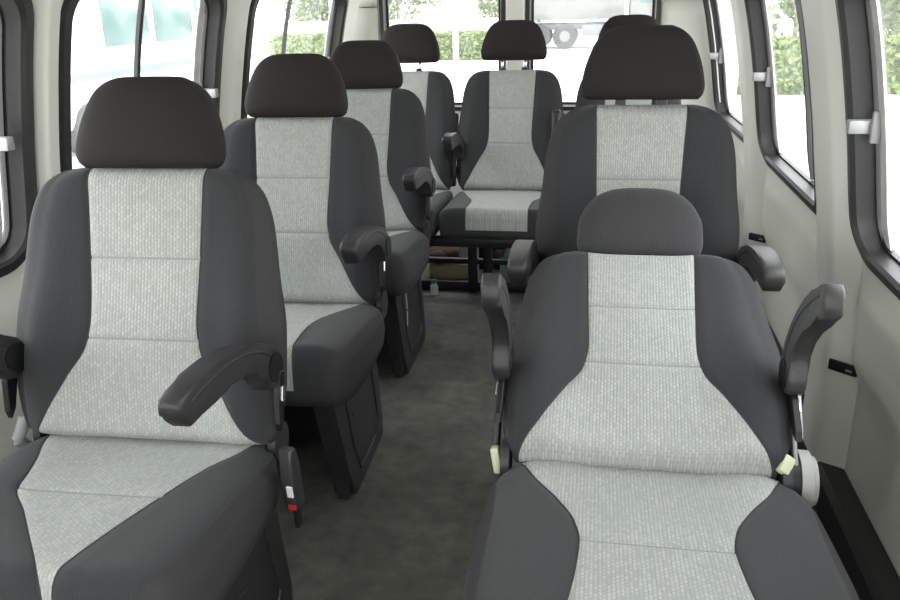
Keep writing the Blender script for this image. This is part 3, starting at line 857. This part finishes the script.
# truck seen through the right rear window
t = empty('truck', (-.2, 36.0, GZ), 'pale truck with dark wheels parked across the road, in the right rear window', 'truck')
bm = bmesh.new(); box(bm, (1.3, 0, .95), (3.6, 2.2, 2.7), 0, .12); child('cab', bm, M['tbody'], t)
bm = bmesh.new(); box(bm, (1.7, -.02, 1.75), (3.1, .05, 2.45), 0, .02); child('side_window', bm, M['vglass'], t)
bm = bmesh.new(); box(bm, (-3.4, 0, 1.15), (1.1, 2.2, 2.9), 0, .05); child('cargo_body', bm, M['tbody'], t)
bm = bmesh.new(); box(bm, (-3.3, .3, .75), (3.4, 1.9, 1.0), 0, .02); child('chassis', bm, M['vgrey'], t)
bm = bmesh.new(); box(bm, (-.6, .1, .5), (.9, .3, .95), 0, .02); child('side_guard', bm, M['vgrey'], t)
for x in (-2.4, -1.3, 2.5):
    for y in (.12, 2.0):
        bm = bmesh.new(); cyl(bm, (x, y - .13, .5), (x, y + .13, .5), .5, 28); w = child('wheel', bm, M['tyre'], t)
        bm = bmesh.new(); cyl(bm, (x, y - .15, .5), (x, y + .15, .5), .22, 18); child('hub', bm, M['vgrey'], w)

# white minibus outside the left windows
t = empty('minibus', (-7.2, 12.5, GZ), 'white minibus with a green emblem parked outside the left windows', 'minibus')
bm = bmesh.new(); box(bm, (-2.0, -2.6, .35), (0, 4.0, 2.7), 0, .15); child('body', bm, M['vwhite'], t)
for y0, y1 in ((-2.2, -1.1), (-.9, .4), (.6, 1.9), (2.1, 3.4)):
    bm = bmesh.new(); box(bm, (-.02, y0, 1.45), (.02, y1, 2.15), 0, .015); child('side_window', bm, M['vwhite'] if y0 < -2 else M['vglass'], t)
bm = bmesh.new(); box(bm, (-.01, -2.5, 1.02), (.015, 3.9, 1.12)); child('stripe', bm, M['vgreen'], t, smooth=False)
for y in (-1.6, 2.8):
    bm = bmesh.new(); cyl(bm, (-.22, y, .36), (.03, y, .36), .36, 26); w = child('wheel', bm, M['tyre'], t)
    bm = bmesh.new(); cyl(bm, (.0, y, .36), (.05, y, .36), .2, 18); child('hub', bm, M['vgrey'], w)

# ------------------------------------------------------------------ light
w = bpy.data.worlds.new('sky'); S.world = w; w.use_nodes = True; nt = w.node_tree
bg = nt.nodes['Background']
tc = nt.nodes.new('ShaderNodeTexCoord'); sp = nt.nodes.new('ShaderNodeSeparateXYZ'); nt.links.new(tc.outputs['Generated'], sp.inputs[0])
rp = nt.nodes.new('ShaderNodeValToRGB'); rp.color_ramp.elements[0].position = .0; rp.color_ramp.elements[0].color = (1, 1, .98, 1)
rp.color_ramp.elements[1].position = .7; rp.color_ramp.elements[1].color = (.92, .96, 1, 1)
nt.links.new(sp.outputs['Z'], rp.inputs['Fac']); nt.links.new(rp.outputs[0], bg.inputs['Color']); bg.inputs['Strength'].default_value = 1.0
def portal(loc, rot, sx, sy):
    l = bpy.data.lights.new('portal', 'AREA'); l.shape = 'RECTANGLE'; l.size = sx; l.size_y = sy; l.cycles.is_portal = True
    o = bpy.data.objects.new('window_light', l); COL.objects.link(o); o.location = loc; o.rotation_euler = rot
for s in (1, -1):
    for a, b, _ in WIN[s]:
        portal((CX + s * 1.10, (a + b) / 2, (Z0W + Z1W) / 2), (0, s * PI / 2, 0), Z1W - Z0W + .1, b - a)
for a, b in RW: portal(((a + b) / 2, YE + .1, (RZ0 + RZ1) / 2), (-PI / 2, 0, 0), b - a, RZ1 - RZ0)
portal((CX, YB - .1, 1.17), (PI / 2, 0, 0), 1.9, 1.0)

# ------------------------------------------------------------------ camera
f, yaw, pitch, roll, Hc = 821.27, .1815, .3483, -.0250, 1.283
r = Vector((math.cos(yaw), math.sin(yaw), 0)); fwd = Vector((-math.sin(yaw) * math.cos(pitch), math.cos(yaw) * math.cos(pitch), -math.sin(pitch)))
u = r.cross(fwd); r2 = r * math.cos(roll) + u * math.sin(roll); u2 = -r * math.sin(roll) + u * math.cos(roll)
cd = bpy.data.cameras.new('camera'); cam = bpy.data.objects.new('camera', cd); COL.objects.link(cam); S.camera = cam
cd.sensor_width = 36; cd.lens = f / 900 * 36; cd.clip_start = .02; cd.clip_end = 300
mw = Matrix((r2, u2, -fwd)).transposed().to_4x4(); mw.translation = (0, 0, Hc); cam.matrix_world = mw
S.view_settings.view_transform = 'Standard'; S.view_settings.look = 'None'; S.view_settings.gamma = 1
S.view_settings.use_curve_mapping = False; S.view_settings.exposure = 2.55
S.cycles.max_bounces = 10; S.cycles.diffuse_bounces = 6; S.cycles.transparent_max_bounces = 16
